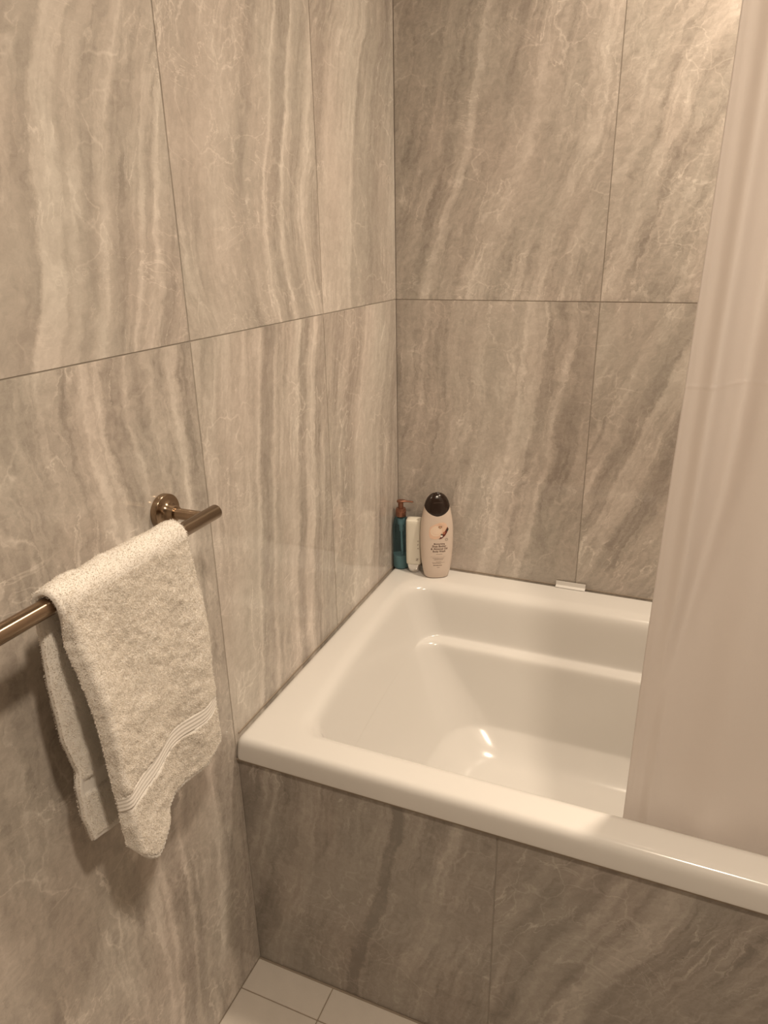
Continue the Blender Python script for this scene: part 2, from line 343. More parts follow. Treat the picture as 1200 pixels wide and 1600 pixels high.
L += [lv(.515, -.111, .062), lv(.49, -.1145, .060), lv(.42, -.119, .058), lv(.409, -.121, .058), lv(.4055, -.1245, .058), lv(.4045, -.131, .058),
      lv(.4035, -.141, .058), lv(.4005, -.148, .058), lv(.395, -.1515, .060), lv(.385, -.1535, .062), lv(.36, -.156, .068), lv(.30, -.162, .088),
      lv(.24, -.1655, .108), lv(.212, -.168, .112), lv(.206, -.1695, .113),
      inner(.198, .213, .2155, -.662, -.1755, .112, .112, 1.48),
      inner(.182, .232, .2350, -.646, -.1890, .108, .106, 1.465),
      inner(.167, .253, .2560, -.626, -.2040, .100, .096, 1.445),
      inner(.156, .276, .2800, -.604, -.2200, .085, .080, 1.425),
      inner(.1505, .300, .3040, -.580, -.2380, .07, .062, 1.40),
      inner(.1492, .33, .33, -.55, -.275, .04, .035, 1.36), inner(.149, .42, .42, -.46, -.37, .01, .01, 1.27, 0)]
V, Fc = loft(L, False, True)
tub = mesh_obj('bathtub', V, Fc, ACRYL)
tub.modifiers.new('sub', 'SUBSURF').levels = 2; tub.modifiers['sub'].render_levels = 2
tag(tub, 'glossy white built-in bathtub with flat rim, set in a tiled surround', 'bathtub')
# bead of sealant along both walls and under the rim
box('trim_1', (0.0, -.0016, ZR - .002), (X1, 0, ZR + .0006), CAULK, None, .0004)['kind'] = 'structure'
box('trim_2', (0, DF + .012, ZR - .002), (.0016, -.0016, ZR + .0006), CAULK, None, .0004)['kind'] = 'structure'
box('trim_3', (0, DF - .0012, APH - .0025), (X1, DF + .0033, APH + .0008), CAULK, None, .0004)['kind'] = 'structure'

# small white plastic clip strip standing on the back rim
WPL = mat('white_plastic', (.80, .78, .75), .3)
sx0, sx1 = .414, .4835
prof = [(-.0050, 0), (-.0165, 0), (-.0165, .0012), (-.0070, .0018), (-.0060, .0030), (-.0056, .0125), (-.0040, .0125), (-.0038, 0)]
Vv = [(x, y, ZR + .0004 + z) for x in (sx0, sx1) for y, z in prof]; n_ = len(prof)
Ff = [tuple(range(n_)), tuple(range(2 * n_ - 1, n_ - 1, -1))] + [(i, i + n_, (i + 1) % n_ + n_, (i + 1) % n_) for i in range(n_)]
st = mesh_obj('plastic_strip', Vv, Ff, WPL, None, False); sharp(st)
tag(st, 'short white plastic edge strip on the back rim of the tub against the tiles', 'strip')

# ================================================================ towel bar
def bronze(name, axis, aniso=.85):
    m = mat(name, (.36, .27, .19), .25, 1, Anisotropic=aniso); T = NT(m); bb = m.node_tree.nodes['Principled BSDF']
    bb.inputs['Anisotropic Rotation'].default_value = .25
    tg = T.add('ShaderNodeTangent', direction_type='RADIAL', axis=axis); T.put(bb.inputs['Tangent'], tg.outputs[0])
    tc = T.add('ShaderNodeTexCoord'); mp = T.add('ShaderNodeMapping'); sc = [30, 30, 30]; sc['XYZ'.index(axis)] = 1800; mp.inputs['Scale'].default_value = sc
    T.put(mp.inputs[0], tc.outputs['Object'])
    return m
BRY = bronze('brushed_bronze_rail', 'Y'); BRX = bronze('brushed_bronze_post', 'X', .75)
BX, BZ = .070, .985; BRAD = .0098
bar = thing('towel_bar', 'brushed bronze round towel bar fixed to the left wall with a white towel over it', 'towel bar', (0, -.873, BZ))
def lbar(name, prof, o, ax, n=40):
    V, Fc = loft(lathe_axis(prof, o, ax, n)); ob = mesh_obj(name, V, Fc, BRY if name == 'rail' else BRX, bar); sharp(ob, 50); return ob
R_ = BRAD
lbar('rail', [(R_ - .0012, 0), (R_, .0012), (R_, .660), (R_ - .0012, .6612)], (BX, .026, 0), (0, -1, 0))
for yy in (0, -.608):
    lbar('post', [(.0078, .010), (.0078, BX - .004)], (0, yy, 0), (1, 0, 0))
    lbar('rosette', [(.0248, .0002), (.0252, .001), (.0252, .0085), (.0250, .0091), (.0245, .0095), (.0240, .0097), (.0235, .00975), (.0205, .0099), (.0180, .0102), (.0160, .0108), (.0143, .0118), (.0130, .0132), (.0120, .0152), (.0113, .0178), (.0109, .0210), (.0107, .0235), (.0105, .0238), (.0078, .0238)], (0, yy, 0), (1, 0, 0), 56)

# ================================================================ towel
TOW = simple_noise_mat('white_terry', (.84, .80, .745), .03, 40, .95, .5, 900)
TOW.node_tree.nodes['Principled BSDF'].inputs['Sheen Weight'].default_value = .3
TOW.node_tree.nodes['Principled BSDF'].inputs['Specular IOR Level'].default_value = .15
PILE = bpy.data.materials.new('terry_loops'); PILE.use_nodes = True
T = NT(PILE); q_ = PILE.node_tree.nodes['Principled BSDF']; q_.inputs['Base Color'].default_value = (.88, .84, .79, 1); q_.inputs['Roughness'].default_value = .95; q_.inputs['Specular IOR Level'].default_value = .1
t_ = T.add('ShaderNodeBsdfTranslucent'); t_.inputs[0].default_value = (.90, .86, .80, 1); x_ = T.add('ShaderNodeMixShader'); x_.inputs[0].default_value = .5
T.put(x_.inputs[1], q_.outputs[0]); T.put(x_.inputs[2], t_.outputs[0]); T.put(PILE.node_tree.nodes['Material Output'].inputs[0], x_.outputs[0])
TOWB = simple_noise_mat('towel_band_weave', (.85, .81, .755), .02, 40, .85, .3, 1500)
TH = .0055        # half thickness of the towel layers (each layer is a folded double)
def ip(tab, z): 
    xs_ = [a for a, b in tab]; return float(np.interp(z, xs_, [b for a, b in tab]))
FL = [(.60, -1.100), (.62, -1.103), (.645, -1.107), (.68, -1.110), (.722, -1.112), (.76, -1.116), (.83, -1.121), (.875, -1.125), (.915, -1.129), (.972, -1.134), (1.0, -1.138)]
FR = [(.60, -.905), (.645, -.908), (.675, -.913), (.735, -.925), (.79, -.929), (.9, -.933), (.965, -.936), (1.0, -.937)]
HEM = [(0, .648), (.035, .626), (.07, .614), (.115, .606), (.165, .609), (.24, .619), (.31, .630), (.335, .641), (.366, .648), (.45, .653), (.6, .656), (.82, .651), (.97, .648), (1, .652)]
BLf = [(.62, -1.118), (.662, -1.124), (.70, -1.131), (.745, -1.131), (.765, -1.127), (.814, -1.137), (.89, -1.141), (.94, -1.138), (1.0, -1.138)]
BRt = [(.62, -.975), (.66, -.972), (.8, -.95), (1.0, -.932)]
BAND = [(0, .7185), (.12, .7215), (.27, .729), (.40, .7365), (.5, .740), (.62, .742), (.74, .7415), (1, .737)]
BHEM = [(0, .660), (.15, .652), (.3, .648), (.6, .65), (1, .655)]
RB = BRAD + TH + .0006
def smoothf(t): t = min(1, max(0, t)); return t * t * (3 - 2 * t)
def front(t, d):      # t 0..1 left-right, d 0..1 from bar level to hem
    hz = ip(HEM, t); z = BZ - (BZ - hz) * d
    y = ip(FL, z) * (1 - t) + ip(FR, z) * t
    drop = BZ - z
    x = BX + RB + .010 * smoothf(drop / .2) * (1 - .55 * t) \
        + .0045 * smoothf(drop / .12) * math.sin(t * 7.0 + 1.2 + d * 1.2) \
        + .003 * smoothf(drop / .1) * math.sin(t * 13 + d * 5) - .018 * smoothf((drop - .22) / .16) * smoothf(t * 1.1 - .1) * .8
    x -= .010 * max(0, (0.05 - t) / .05) ** 2 * smoothf(drop / .05)
    return Vector((x, y, z))
def back(t, d):
    hz = ip(BHEM, t); z = BZ - (BZ - hz) * d
    y = ip(BLf, z) * (1 - t) + ip(BRt, z) * t
    drop = BZ - z
    x = BX - RB - .006 * smoothf(drop / .2) + .003 * smoothf(drop / .1) * math.sin(t * 9 + d * 3)
    return Vector((max(x, .014), y, z))
NTt, ND, NA = 110, 130, 14
def row_pos(t, s):     # s: 0..1 back hem -> bar ; 1..2 over bar ; 2..3 down front
    if s <= 1: return back(t, 1 - s)
    if s >= 2: return front(t, s - 2)
    a = math.pi * (s - 1); y0 = back(t, 0).y * (2 - s) + front(t, 0).y * (s - 1)
    return Vector((BX - RB * math.cos(a), y0, BZ + RB * math.sin(a)))
svals = [i / ND for i in range(ND)] + [1 + i / NA for i in range(NA)] + [2 + i / ND for i in range(ND + 1)]
grid = np.array([[row_pos(j / NTt, s) for j in range(NTt + 1)] for s in svals])
ns, nt = grid.shape[:2]
du = np.gradient(grid, axis=0); dv = np.gradient(grid, axis=1)
nrm = np.cross(dv, du); nrm /= np.linalg.norm(nrm, axis=2, keepdims=True)
if nrm[-20, 50, 0] < 0: nrm = -nrm          # outward (away from the bar) on the front layer
S2, T2 = np.meshgrid(np.array(svals), np.linspace(0, 1, nt), indexing='ij')
# lumpy terry relief
def vnoise(a, b, f, seed):
    r = np.random.default_rng(seed); G = r.random((64, 64)); x = a * f; y = b * f
    xi = np.floor(x).astype(int); yi = np.floor(y).astype(int); fx = x - xi; fy = y - yi; fx = fx * fx * (3 - 2 * fx); fy = fy * fy * (3 - 2 * fy)
    g = lambda i, j: G[i % 64, j % 64]
    return (g(xi, yi) * (1 - fx) + g(xi + 1, yi) * fx) * (1 - fy) + (g(xi, yi + 1) * (1 - fx) + g(xi + 1, yi + 1) * fx) * fy - .5
Yw = grid[:, :, 1]; Zw = grid[:, :, 2] + (S2 < 1.5) * 7
lump = .0022 * vnoise(Yw, Zw, 38, 1) + .0016 * vnoise(Yw, Zw, 95, 2) + .0010 * vnoise(Yw, Zw, 210, 3)
hemd = np.where(S2 >= 2, Zw - np.vectorize(lambda t: ip(HEM, t))(T2), 1.0)
hemb = np.where(S2 <= 1, grid[:, :, 2] - np.vectorize(lambda t: ip(BHEM, t))(T2), 1.0)
bandc = np.vectorize(lambda t: ip(BAND, t) - ip(HEM, t))(T2)          # height of the woven band above the hem
inband = (np.abs(hemd - bandc) < .0115)
inbandb = (np.abs(hemb - .082) < .011)
thick = np.full_like(T2, TH)
thick = np.where(inband, .0036 + .0005 * np.sin((hemd - bandc) / .0115 * 14), thick)
thick = np.where(inbandb, .0034, thick)
thick = np.where(hemd < .007, .0040 + .0009 * np.sin(T2 * 2 * math.pi * 42), thick); thick = np.where(hemb < .007, .0040, thick)
lump = np.where(inband | inbandb, lump * .15, lump)
edge = np.minimum(T2, 1 - T2) * .2
thick = np.where(edge < .005, .0042, thick)
outp = grid + nrm * (thick + lump)[..., None]; inp = grid - nrm * (thick - lump * .5)[..., None]
Vt = np.concatenate([outp.reshape(-1, 3), inp.reshape(-1, 3)]); N0 = ns * nt; Ff = []
for i in range(ns - 1):
    for j in range(nt - 1):
        a = i * nt + j; Ff.append((a, a + 1, a + nt + 1, a + nt)); Ff.append((N0 + a, N0 + a + nt, N0 + a + nt + 1, N0 + a + 1))
# rounded selvedges
def seam(idx):
    base = len(V_extra) + 2 * N0
    for k, a in enumerate(idx):
        o1, i1 = Vt[a], Vt[N0 + a]; mid = (o1 + i1) / 2; V_extra.append(mid + OUT[k] * .0038)
    for k in range(len(idx) - 1):
        a, b = idx[k], idx[k + 1]; Ff.append((a, b, base + k + 1, base + k)); Ff.append((N0 + b, N0 + a, base + k, base + k + 1))
V_extra = []
li = [i * nt for i in range(ns)]; OUT = [np.array((0, -1., 0))] * ns; seam(li)
ri = [i * nt + nt - 1 for i in range(ns)]; OUT = [np.array((0, 1., 0))] * ns; seam(ri)
fi = [(ns - 1) * nt + j for j in range(nt)]; OUT = [np.array((0, 0, -1.))] * nt; seam(fi)
bi = [j for j in range(nt)]; OUT = [np.array((0, 0, -1.))] * nt; seam(bi)
towel = thing('hand_towel', 'white terry hand towel hanging folded over the bronze bar, woven band near its hem', 'towel', (BX, -1.03, BZ))
def world_mesh(name, V, Fc, m, root, smooth=True):
    o = mesh_obj(name, [Vector(v) - root.location for v in V], Fc, m, root, smooth); return o
cloth = world_mesh('cloth', list(Vt) + V_extra, Ff, TOW, towel)
bmx = bmesh.new(); bmx.from_mesh(cloth.data); bmesh.ops.recalc_face_normals(bmx, faces=bmx.faces); bmx.to_mesh(cloth.data); bmx.free()
# terry pile: short curled loops
def pile(n, smin, smax, side, out_sign=1):
    s = rng.uniform(smin, smax, n); t = rng.uniform(0.0, 1.0, n)
    si = np.interp(s, svals, np.arange(ns)); ti = t * (nt - 1)
    i0 = np.clip(si.astype(int), 0, ns - 2); j0 = np.clip(ti.astype(int), 0, nt - 2); fa = (si - i0)[:, None]; fb = (ti - j0)[:, None]
    src = outp if side > 0 else inp
    bl = lambda A: (A[i0, j0] * (1 - fa) + A[i0 + 1, j0] * fa) * (1 - fb) + (A[i0, j0 + 1] * (1 - fa) + A[i0 + 1, j0 + 1] * fa) * fb
    P = bl(src); Nn = bl(nrm) * side; ok = ~(inband[i0, j0] | inbandb[i0, j0] | (hemd[i0, j0] < .006) | (hemb[i0, j0] < .006))
    return P[ok], Nn[ok]
def tufts(P, Nn, ln=.0021, wd=.00042):
    n = len(P); d = Nn + rng.normal(0, .55, (n, 3)) + np.array((0, 0, -.25)); d /= np.linalg.norm(d, axis=1, keepdims=True)
    a = np.cross(d, rng.normal(0, 1, (n, 3))); a /= np.linalg.norm(a, axis=1, keepdims=True)
    l = rng.uniform(.5, 1.1, (n, 1)) * ln; b = np.cross(a, d)
    p0 = P - Nn * .0006; m = p0 + d * l * .6; tip = p0 + d * l + b * l * .35 
    NV = np.repeat(Nn + rng.normal(0, .16, (n, 3)), 5, axis=0); NV /= np.linalg.norm(NV, axis=1, keepdims=True); tufts.nv = NV
    V = np.stack([p0 - a * wd, p0 + a * wd, m + a * wd * 1.1, m - a * wd * 1.1, tip], 1).reshape(-1, 3)
    k = np.arange(n) * 5
    Fq = np.stack([k, k + 1, k + 2, k + 3], 1); Ft = np.stack([k + 3, k + 2, k + 4], 1)
    return V, Fq, Ft
Ps, Ns = [], []
for (n, a, b, sd) in [(125000, 2, 3, 1), (40000, 0, 1, 1), (40000, 0, 1, -1), (12000, 2, 3, -1), (10000, 1, 2, 1)]:
    p, q = pile(n, a, b, sd); Ps.append(p); Ns.append(q)
# fringe of loops on the two side edges
for col, sg in ((0, -1), (nt - 1, 1)):
    n = 5000; si = rng.uniform(0, ns - 2, n); i0 = si.astype(int); p = grid[i0, col] * (1 - (si - i0)[:, None]) + grid[i0 + 1, col] * (si - i0)[:, None]
    p = p + nrm[i0, col] * rng.uniform(-.004, .004, (n, 1)) + np.array((0, sg * .002, 0)); Ps.append(p); Ns.append(np.tile(np.array((0, sg, 0.)), (n, 1)))
Pp = np.concatenate(Ps); Nn = np.concatenate(Ns); V, Fq, Ft = tufts(Pp, Nn)
me = bpy.data.meshes.new('terry_pile'); V = V - np.array(towel.location)
me.vertices.add(len(V)); me.vertices.foreach_set('co', V.ravel())
nq, ntq = len(Fq), len(Ft); me.loops.add(nq * 4 + ntq * 3); me.loops.foreach_set('vertex_index', np.concatenate([Fq.ravel(), Ft.ravel()]))
me.polygons.add(nq + ntq); me.polygons.foreach_set('loop_start', np.concatenate([np.arange(nq) * 4, nq * 4 + np.arange(ntq) * 3]))
me.update(calc_edges=True); me.validate(); me.materials.append(PILE)
pl = link(bpy.data.objects.new('terry_pile', me), towel); pl['kind'] = 'stuff'
# stitched hem ridges along the front hem
def ribbon(name, off, half, rise):
    P = []
    for j in range(nt):
        t = j / (nt - 1); hz = ip(HEM, t)
        for q in range(17):
            z = hz + off(t) - half + 2 * half * q / 16; d = (BZ - z) / (BZ - hz)
            p = front(t, d); e = 1e-3; pu = front(min(1, t + e), d) - front(max(0, t - e), d); pd = front(t, d + e) - front(t, d - e)
            n = pu.cross(pd).normalized(); n = n if n.x > 0 else -n
            P.append(p + n * (TH - .0010 + (rise * (1 if q % 4 in (1, 2) else 0) if 0 < q < 16 else -.0022)))
    Fc = [(j * 17 + q, (j + 1) * 17 + q, (j + 1) * 17 + q + 1, j * 17 + q + 1) for j in range(nt - 1) for q in range(16)]
    o = world_mesh(name, P, Fc, TOWB, towel); bm = bmesh.new(); bm.from_mesh(o.data); bmesh.ops.recalc_face_normals(bm, faces=bm.faces); bm.to_mesh(o.data); bm.free()
    return o
ribbon('woven_band', lambda t: ip(BAND, t) - ip(HEM, t), .0115, .00055)

# ================================================================ shower curtain
CUR = bpy.data.materials.new('white_curtain_vinyl'); CUR.use_nodes = True
T = NT(CUR); pb = CUR.node_tree.nodes['Principled BSDF']; pb.inputs['Base Color'].default_value = (.90, .85, .82, 1); pb.inputs['Roughness'].default_value = .24
tr = T.add('ShaderNodeBsdfTranslucent'); tr.inputs[0].default_value = (.90, .86, .83, 1); mx = T.add('ShaderNodeMixShader'); mx.inputs[0].default_value = .42
out = CUR.node_tree.nodes['Material Output']; T.put(mx.inputs[1], pb.outputs[0]); T.put(mx.inputs[2], tr.outputs[0]); T.put(out.inputs[0], mx.outputs[0])
tcc = T.add('ShaderNodeTexCoord'); bp = T.add('ShaderNodeBump'); bp.inputs['Strength'].default_value = .25; bp.inputs['Distance'].default_value = .0006
T.put(bp.inputs['Height'], T.noise(tcc.outputs['Object'], 500, 2)); T.put(pb.inputs['Normal'], bp.outputs[0])
def g(x, c, w): return math.exp(-((x - c) / w) ** 2)
def cur_y(x, z):
    base = float(np.interp(z, [.42, .55, .9, 1.4, 2.0], [-.684, -.690, -.700, -.716, -.738]))
    k = smoothf((z - .62) / .5); lo = 1 - k
    f = -.017 * g(x, .663, .011) * (.35 + .65 * k)                      # first ridge (towards the room = -y)
    f += .015 * g(x, .655 + .043 * k, .013 - .004 * lo) * (.5 + .5 * k)
    f += -.016 * g(x, .745, .032) + .017 * g(x, .823, .030) - .014 * g(x, .90, .03)
    f += .013 * math.sin((x - .93) * 52) * smoothf((x - .90) / .05)
    f += .004 * math.sin(x * 17 + z * 2.2) * smoothf((x - .64) / .06)
    f += .004 * g(x, .633, .006)
    f += -.0006 * g(z, 1.165 + .10 * (x - .66), .0022)                   # faint pressed crease
    return base + f * (.75 + .25 * k)
xsC = list(np.concatenate([np.linspace(.633, .86, 130), np.linspace(.862, 1.62, 170)]))
zsC = list(np.concatenate([np.linspace(.40, 1.14, 60), np.linspace(1.145, 1.20, 40), np.linspace(1.21, 1.965, 50)]))
V = [(x + .010 * smoothf((z - .7) / .9) * (1 - smoothf((x - .64) / .3)), cur_y(x, z), z) for z in zsC for x in xsC]; nx = len(xsC)
Fc = [(i * nx + j, i * nx + j + 1, (i + 1) * nx + j + 1, (i + 1) * nx + j) for i in range(len(zsC) - 1) for j in range(nx - 1)]
ct = thing('shower_curtain', 'white translucent vinyl shower curtain drawn to the right and tucked inside the tub', 'curtain', (.633, -.70, .40))
c = world_mesh('curtain_sheet', V, Fc, CUR, ct)
so = c.modifiers.new('t', 'SOLIDIFY'); so.thickness = .0006
# rod and rings (above the picture)
rod = thing('curtain_rod', 'straight chrome curtain rod above the tub', 'rod', (0, -.738, 2.0))
V, Fc = loft(lathe_axis([(.0125, .003), (.0125, X1 - .003)], (0, 0, 0), (1, 0, 0), 24)); sharp(mesh_obj('rod', V, Fc, CHROME, rod))
for a, d in ((0, 1), (X1, -1)):
    V, Fc = loft(lathe_axis([(.03, .0002), (.03, .006), (.014, .012)], (a, 0, 0), (d, 0, 0), 24)); sharp(mesh_obj('flange', V, Fc, CHROME, rod))
rm = None
for k in range(10):
    x = .65 + k * .104; R1, r1 = .022, .0016; V = []; 
    if rm is None:
        V = [((R1 + r1 * math.cos(b)) * 0 + r1 * math.sin(b), (R1 + r1 * math.cos(b)) * math.cos(a), (R1 + r1 * math.cos(b)) * math.sin(a)) for a in [2 * math.pi * i / 24 for i in range(24)] for b in [2 * math.pi * j / 6 for j in range(6)]]
        Fc = [(i * 6 + j, i * 6 + (j + 1) % 6, ((i + 1) % 24) * 6 + (j + 1) % 6, ((i + 1) % 24) * 6 + j) for i in range(24) for j in range(6)]
        ro = mesh_obj('ring', V, Fc, CHROME, ct); rm = ro.data
    else: ro = link(bpy.data.objects.new('ring', rm), ct)
    ro.location = Vector((x, -.738, 1.985)) - ct.location

# ================================================================ bottles on the corner of the rim
ZB = ZR + .0004
# ---- body wash
BW = mat('pearl_beige_plastic', (.70, .585, .50), .33); NT(BW)
CAPM = mat('dark_brown_plastic', (.022, .012, .008), .18)
INK = mat('brown_ink', (.13, .07, .05), .5)
bw = thing('body_wash_bottle', 'tall beige body wash bottle with a dark brown domed cap, nearest the tub basin', 'bottle', (.1235, -.0550, ZB), math.radians(25))
prof = [(0, .026, .015), (.0012, .0285, .0175), (.004, .0305, .019), (.02, .0345, .0205), (.045, .0378, .0215), (.08, .0402, .022), (.115, .0408, .022), (.14, .0395, .0215), (.16, .0368, .0208), (.175, .0338, .0200), (.188, .0308, .0188), (.20, .0275, .0168), (.209, .0228, .0138), (.2165, .0160, .0095), (.2205, .0085, .005)]
hh = [p[0] for p in prof]
def ab(h): return float(np.interp(h, hh, [p[1] for p in prof])), float(np.interp(h, hh, [p[2] for p in prof]))
def sup(a, b, z, n=48, e=2.3, dz=None):
    o = []
    for j in range(n):
        t = 2 * math.pi * j / n; c, s = math.cos(t), math.sin(t)
        o.append((a * math.copysign(abs(c) ** (2 / e), c), b * math.copysign(abs(s) ** (2 / e), s), z))
    return o
V, Fc = loft([sup(a, b, h) for h, a, b in prof if h <= .19]); mesh_obj('body', V, Fc, BW, bw); sharp(bpy.data.objects[bw.children[0].name] if bw.children else bpy.context.scene.objects[-1], 60)
def surf(x, h, off=.0003):
    a, b = ab(h); q = min(.995, abs(x) / a); y = -(b) * (1 - q ** 2.3) ** (1 / 2.3); return Vector((x, y - off, h))
# cap: follows the body's outline a hair proud, lower edge dips to a point front and back
loops = []; NC = 64
for k in range(22):
    f = k / 21; lp = []
    for j in range(NC):
        t = 2 * math.pi * j / NC; cc, ss = math.cos(t), math.sin(t)
        low = .187 - .0215 * (abs(ss) ** 1.6) ** 1.0 * (1 - .25 * abs(cc)); h = low + (.2215 - low) * (1 - (1 - f) ** 1.5)
        a, b = ab(min(h, .2205)); a += .0006; b += .0006
        if k == 0: a -= .0008; b -= .0008
        if h > .2195: a *= .55; b *= .55
        lp.append((a * math.copysign(abs(cc) ** (2 / 2.3), cc), b * math.copysign(abs(ss) ** (2 / 2.3), ss), h))
    loops.append(lp)
V, Fc = loft(loops, False, True); cap = mesh_obj('cap', V, Fc, CAPM, bw)
# lid slit as a thin groove line on the cap front
def strip_on(pts, half, m, name, parent, off=.0007, sfn=surf):
    V = []; 
    for x, h in pts: V += [sfn(x, h - half, off), sfn(x, h + half, off)]
    Fc = [(2 * i, 2 * i + 2, 2 * i + 3, 2 * i + 1) for i in range(len(pts) - 1)]
    return mesh_obj(name, V, Fc, m, parent)
strip_on([(x, .2005 + .0006 * math.cos(x * 160)) for x in np.linspace(-.010, .012, 14)], .00025, mat('slit', (.12, .08, .06), .4), 'slit', cap, .0012)
# printed picture and lettering (flat print following the bottle)
def polygon_on(outline, m, name, off=.0003, parent=bw, grid=.0025):
    bm = bmesh.new(); vs = [bm.verts.new((x, 0, h)) for x, h in outline]; bm.faces.new(vs)
    x0, x1 = min(p[0] for p in outline), max(p[0] for p in outline)
    x = x0 + grid
    while x < x1:
        bmesh.ops.bisect_plane(bm, geom=bm.verts[:] + bm.edges[:] + bm.faces[:], plane_co=(x, 0, 0), plane_no=(1, 0, 0)); x += grid
    h0, h1 = min(p[1] for p in outline), max(p[1] for p in outline); z = h0 + grid * 2
    while z < h1:
        bmesh.ops.bisect_plane(bm, geom=bm.verts[:] + bm.edges[:] + bm.faces[:], plane_co=(0, 0, z), plane_no=(0, 0, 1)); z += grid * 2
    for v in bm.verts: v.co = surf(v.co.x, v.co.z, off)
    bmesh.ops.recalc_face_normals(bm, faces=bm.faces)
    return bm_obj(name, bm, m, parent, True)
def ell(cx, ch, a, b, rot=0, n=28):
    c, s = math.cos(rot), math.sin(rot)
    return [(cx + a * math.cos(t) * c - b * math.sin(t) * s, ch + a * math.cos(t) * s + b * math.sin(t) * c) for t in [2 * math.pi * i / n for i in range(n)]]
PEACH = mat('print_peach', (.80, .56, .42), .4); PEACH2 = mat('print_cream', (.86, .68, .54), .4); RED = mat('print_dark_red', (.13, .018, .012), .4)
GRN = mat('print_green', (.02, .045, .03), .4); NUT = mat('print_nut', (.42, .16, .09), .4); WHT = mat('print_white', (.85, .8, .75), .4)
pic = polygon_on([(-.021, .118), (-.0205, .132), (-.018, .140), (-.008, .146), (.004, .1505), (.014, .151), (.021, .147), (.0245, .139), (.024, .131), (.020, .123), (.012, .115), (.004, .110), (-.004, .1075), (-.014, .108), (-.019, .111)], PEACH, 'label_picture', .0003)
def on_pic(outline, m, name, off): return polygon_on(outline, m, name, off, pic)
on_pic(ell(-.004, .129, .0145, .0135, .5), PEACH2, 'cream_swirl', .0005)
strip_on([(-.003 + .010 * math.cos(t), .128 + .008 * math.sin(t)) for t in np.linspace(2.4, 5.9, 26)], .0004, PEACH, 'swirl_line', pic, .0007)
strip_on([(.004 + .013 * math.cos(t), .135 + .011 * math.sin(t)) for t in np.linspace(.2, 2.2, 20)], .0005, PEACH, 'swirl_line', pic, .0007)
hpts = [(.0038 * 16 * math.sin(t) ** 3 / 16, (13 * math.cos(t) - 5 * math.cos(2 * t) - 2 * math.cos(3 * t) - math.cos(4 * t)) / 16 * .0036) for t in [2 * math.pi * i / 30 for i in range(30)]]
on_pic([(.006 + x * 1.18, .1388 + h * 1.18) for x, h in hpts], INK, 'heart_outline', .0008); on_pic([(.006 + x * .85, .1385 + h * .85) for x, h in hpts], mat('print_tan', (.62, .36, .22), .4), 'heart', .0010)
on_pic([(.003, .1075), (.011, .110), (.018, .116), (.023, .124), (.0262, .133), (.0240, .139), (.0195, .131), (.015, .1235), (.0085, .1175), (.006, .112)], RED, 'almond_pile', .0007)
on_pic(ell(.0095, .1155, .0030, .0026, .4), WHT, 'nut_half', .0010); on_pic(ell(.0155, .1235, .0030, .0036, -.6), NUT, 'nut_half', .0010)
on_pic([(.0068, .1195), (.0098, .1225), (.0120, .1198), (.0098, .1178)], GRN, 'leaf', .0011); on_pic([(.0215, .1300), (.0262, .1358), (.0266, .1312), (.0240, .1265)], GRN, 'leaf', .0011)
ring = [(.0218 + .0032 * math.cos(t), .1055 + .0032 * math.sin(t)) for t in np.linspace(0, 2 * math.pi, 30)]
Vr = []
for x, h in ring:
    cx, ch = .0218, .1055; dx, dh = (x - cx) / .0032, (h - ch) / .0032
    Vr += [surf(x - dx * .0003, h - dh * .0003, .0004), surf(x + dx * .0003, h + dh * .0003, .0004)]
mesh_obj('seal_ring', Vr, [(2 * i, 2 * i + 2, 2 * i + 3, 2 * i + 1) for i in range(29)], INK, bw)
strip_on([(.0195, .1055), (.0218, .1060), (.0240, .1050)], .00025, INK, 'seal_mark', bw, .0004)
def text_on(txt, size, x, h, m, name, parent, sfn=surf, rot=0, align='CENTER', off=.0004, bold=0.0):
    cu = bpy.data.curves.new(name, 'FONT'); cu.body = txt; cu.size = size; cu.align_x = align; cu.offset = bold; cu.resolution_u = 2
    tmp = bpy.data.objects.new('tmp', cu); COL.objects.link(tmp); dg = bpy.context.evaluated_depsgraph_get(); dg.update()
    me = bpy.data.meshes.new_from_object(tmp.evaluated_get(dg)); bpy.data.objects.remove(tmp)
    c_, s_ = math.cos(rot), math.sin(rot)
    for v in me.vertices:
        a, b = v.co.x * c_ - v.co.y * s_, v.co.x * s_ + v.co.y * c_; v.co = sfn(x + a, h + b, off)
    me.materials.clear(); me.materials.append(m); me.name = name
    return link(bpy.data.objects.new(name, me), parent)
for s, z, q in [('Moisturising', .0935, .0056), ('Shea Butter', .0865, .0074), ('& Almond Oil', .0795, .0074), ('Body Wash', .0730, .0068)]:
    text_on(s, q, .004, z, INK, 'label_lettering', bw, bold=.0001)
# lines of print too fine to read
def fine(h, x0, x1, half=.0003, broken=True):
    x = x0
    while x < x1:
        e = min(x1, x + (random.uniform(.0015, .0045) if broken else .004)); strip_parts.append((x, e, h, half)); x = e + (.0007 if broken else 0)
strip_parts = []
fine(.0672, -.003, .012, .0004); fine(.0605, -.017, .020, .00012, False); fine(.0568, -.012, .017); fine(.0543, -.009, .014); fine(.0518, -.009, .013)
fine(.0468, -.004, .010); fine(.0445, -.013, .018); fine(.0420, -.011, .009); fine(.0370, -.010, .011, .0007); fine(.0312, -.001, .006, .0004)
Vf, Ff = [], []
for x0, x1, h, half in strip_parts:
    k = len(Vf); Vf += [surf(x0, h - half), surf(x1, h - half), surf(x1, h + half), surf(x0, h + half)]; Ff.append((k, k + 1, k + 2, k + 3))
mesh_obj('fine_print', Vf, Ff, INK, bw)['kind'] = 'stuff'

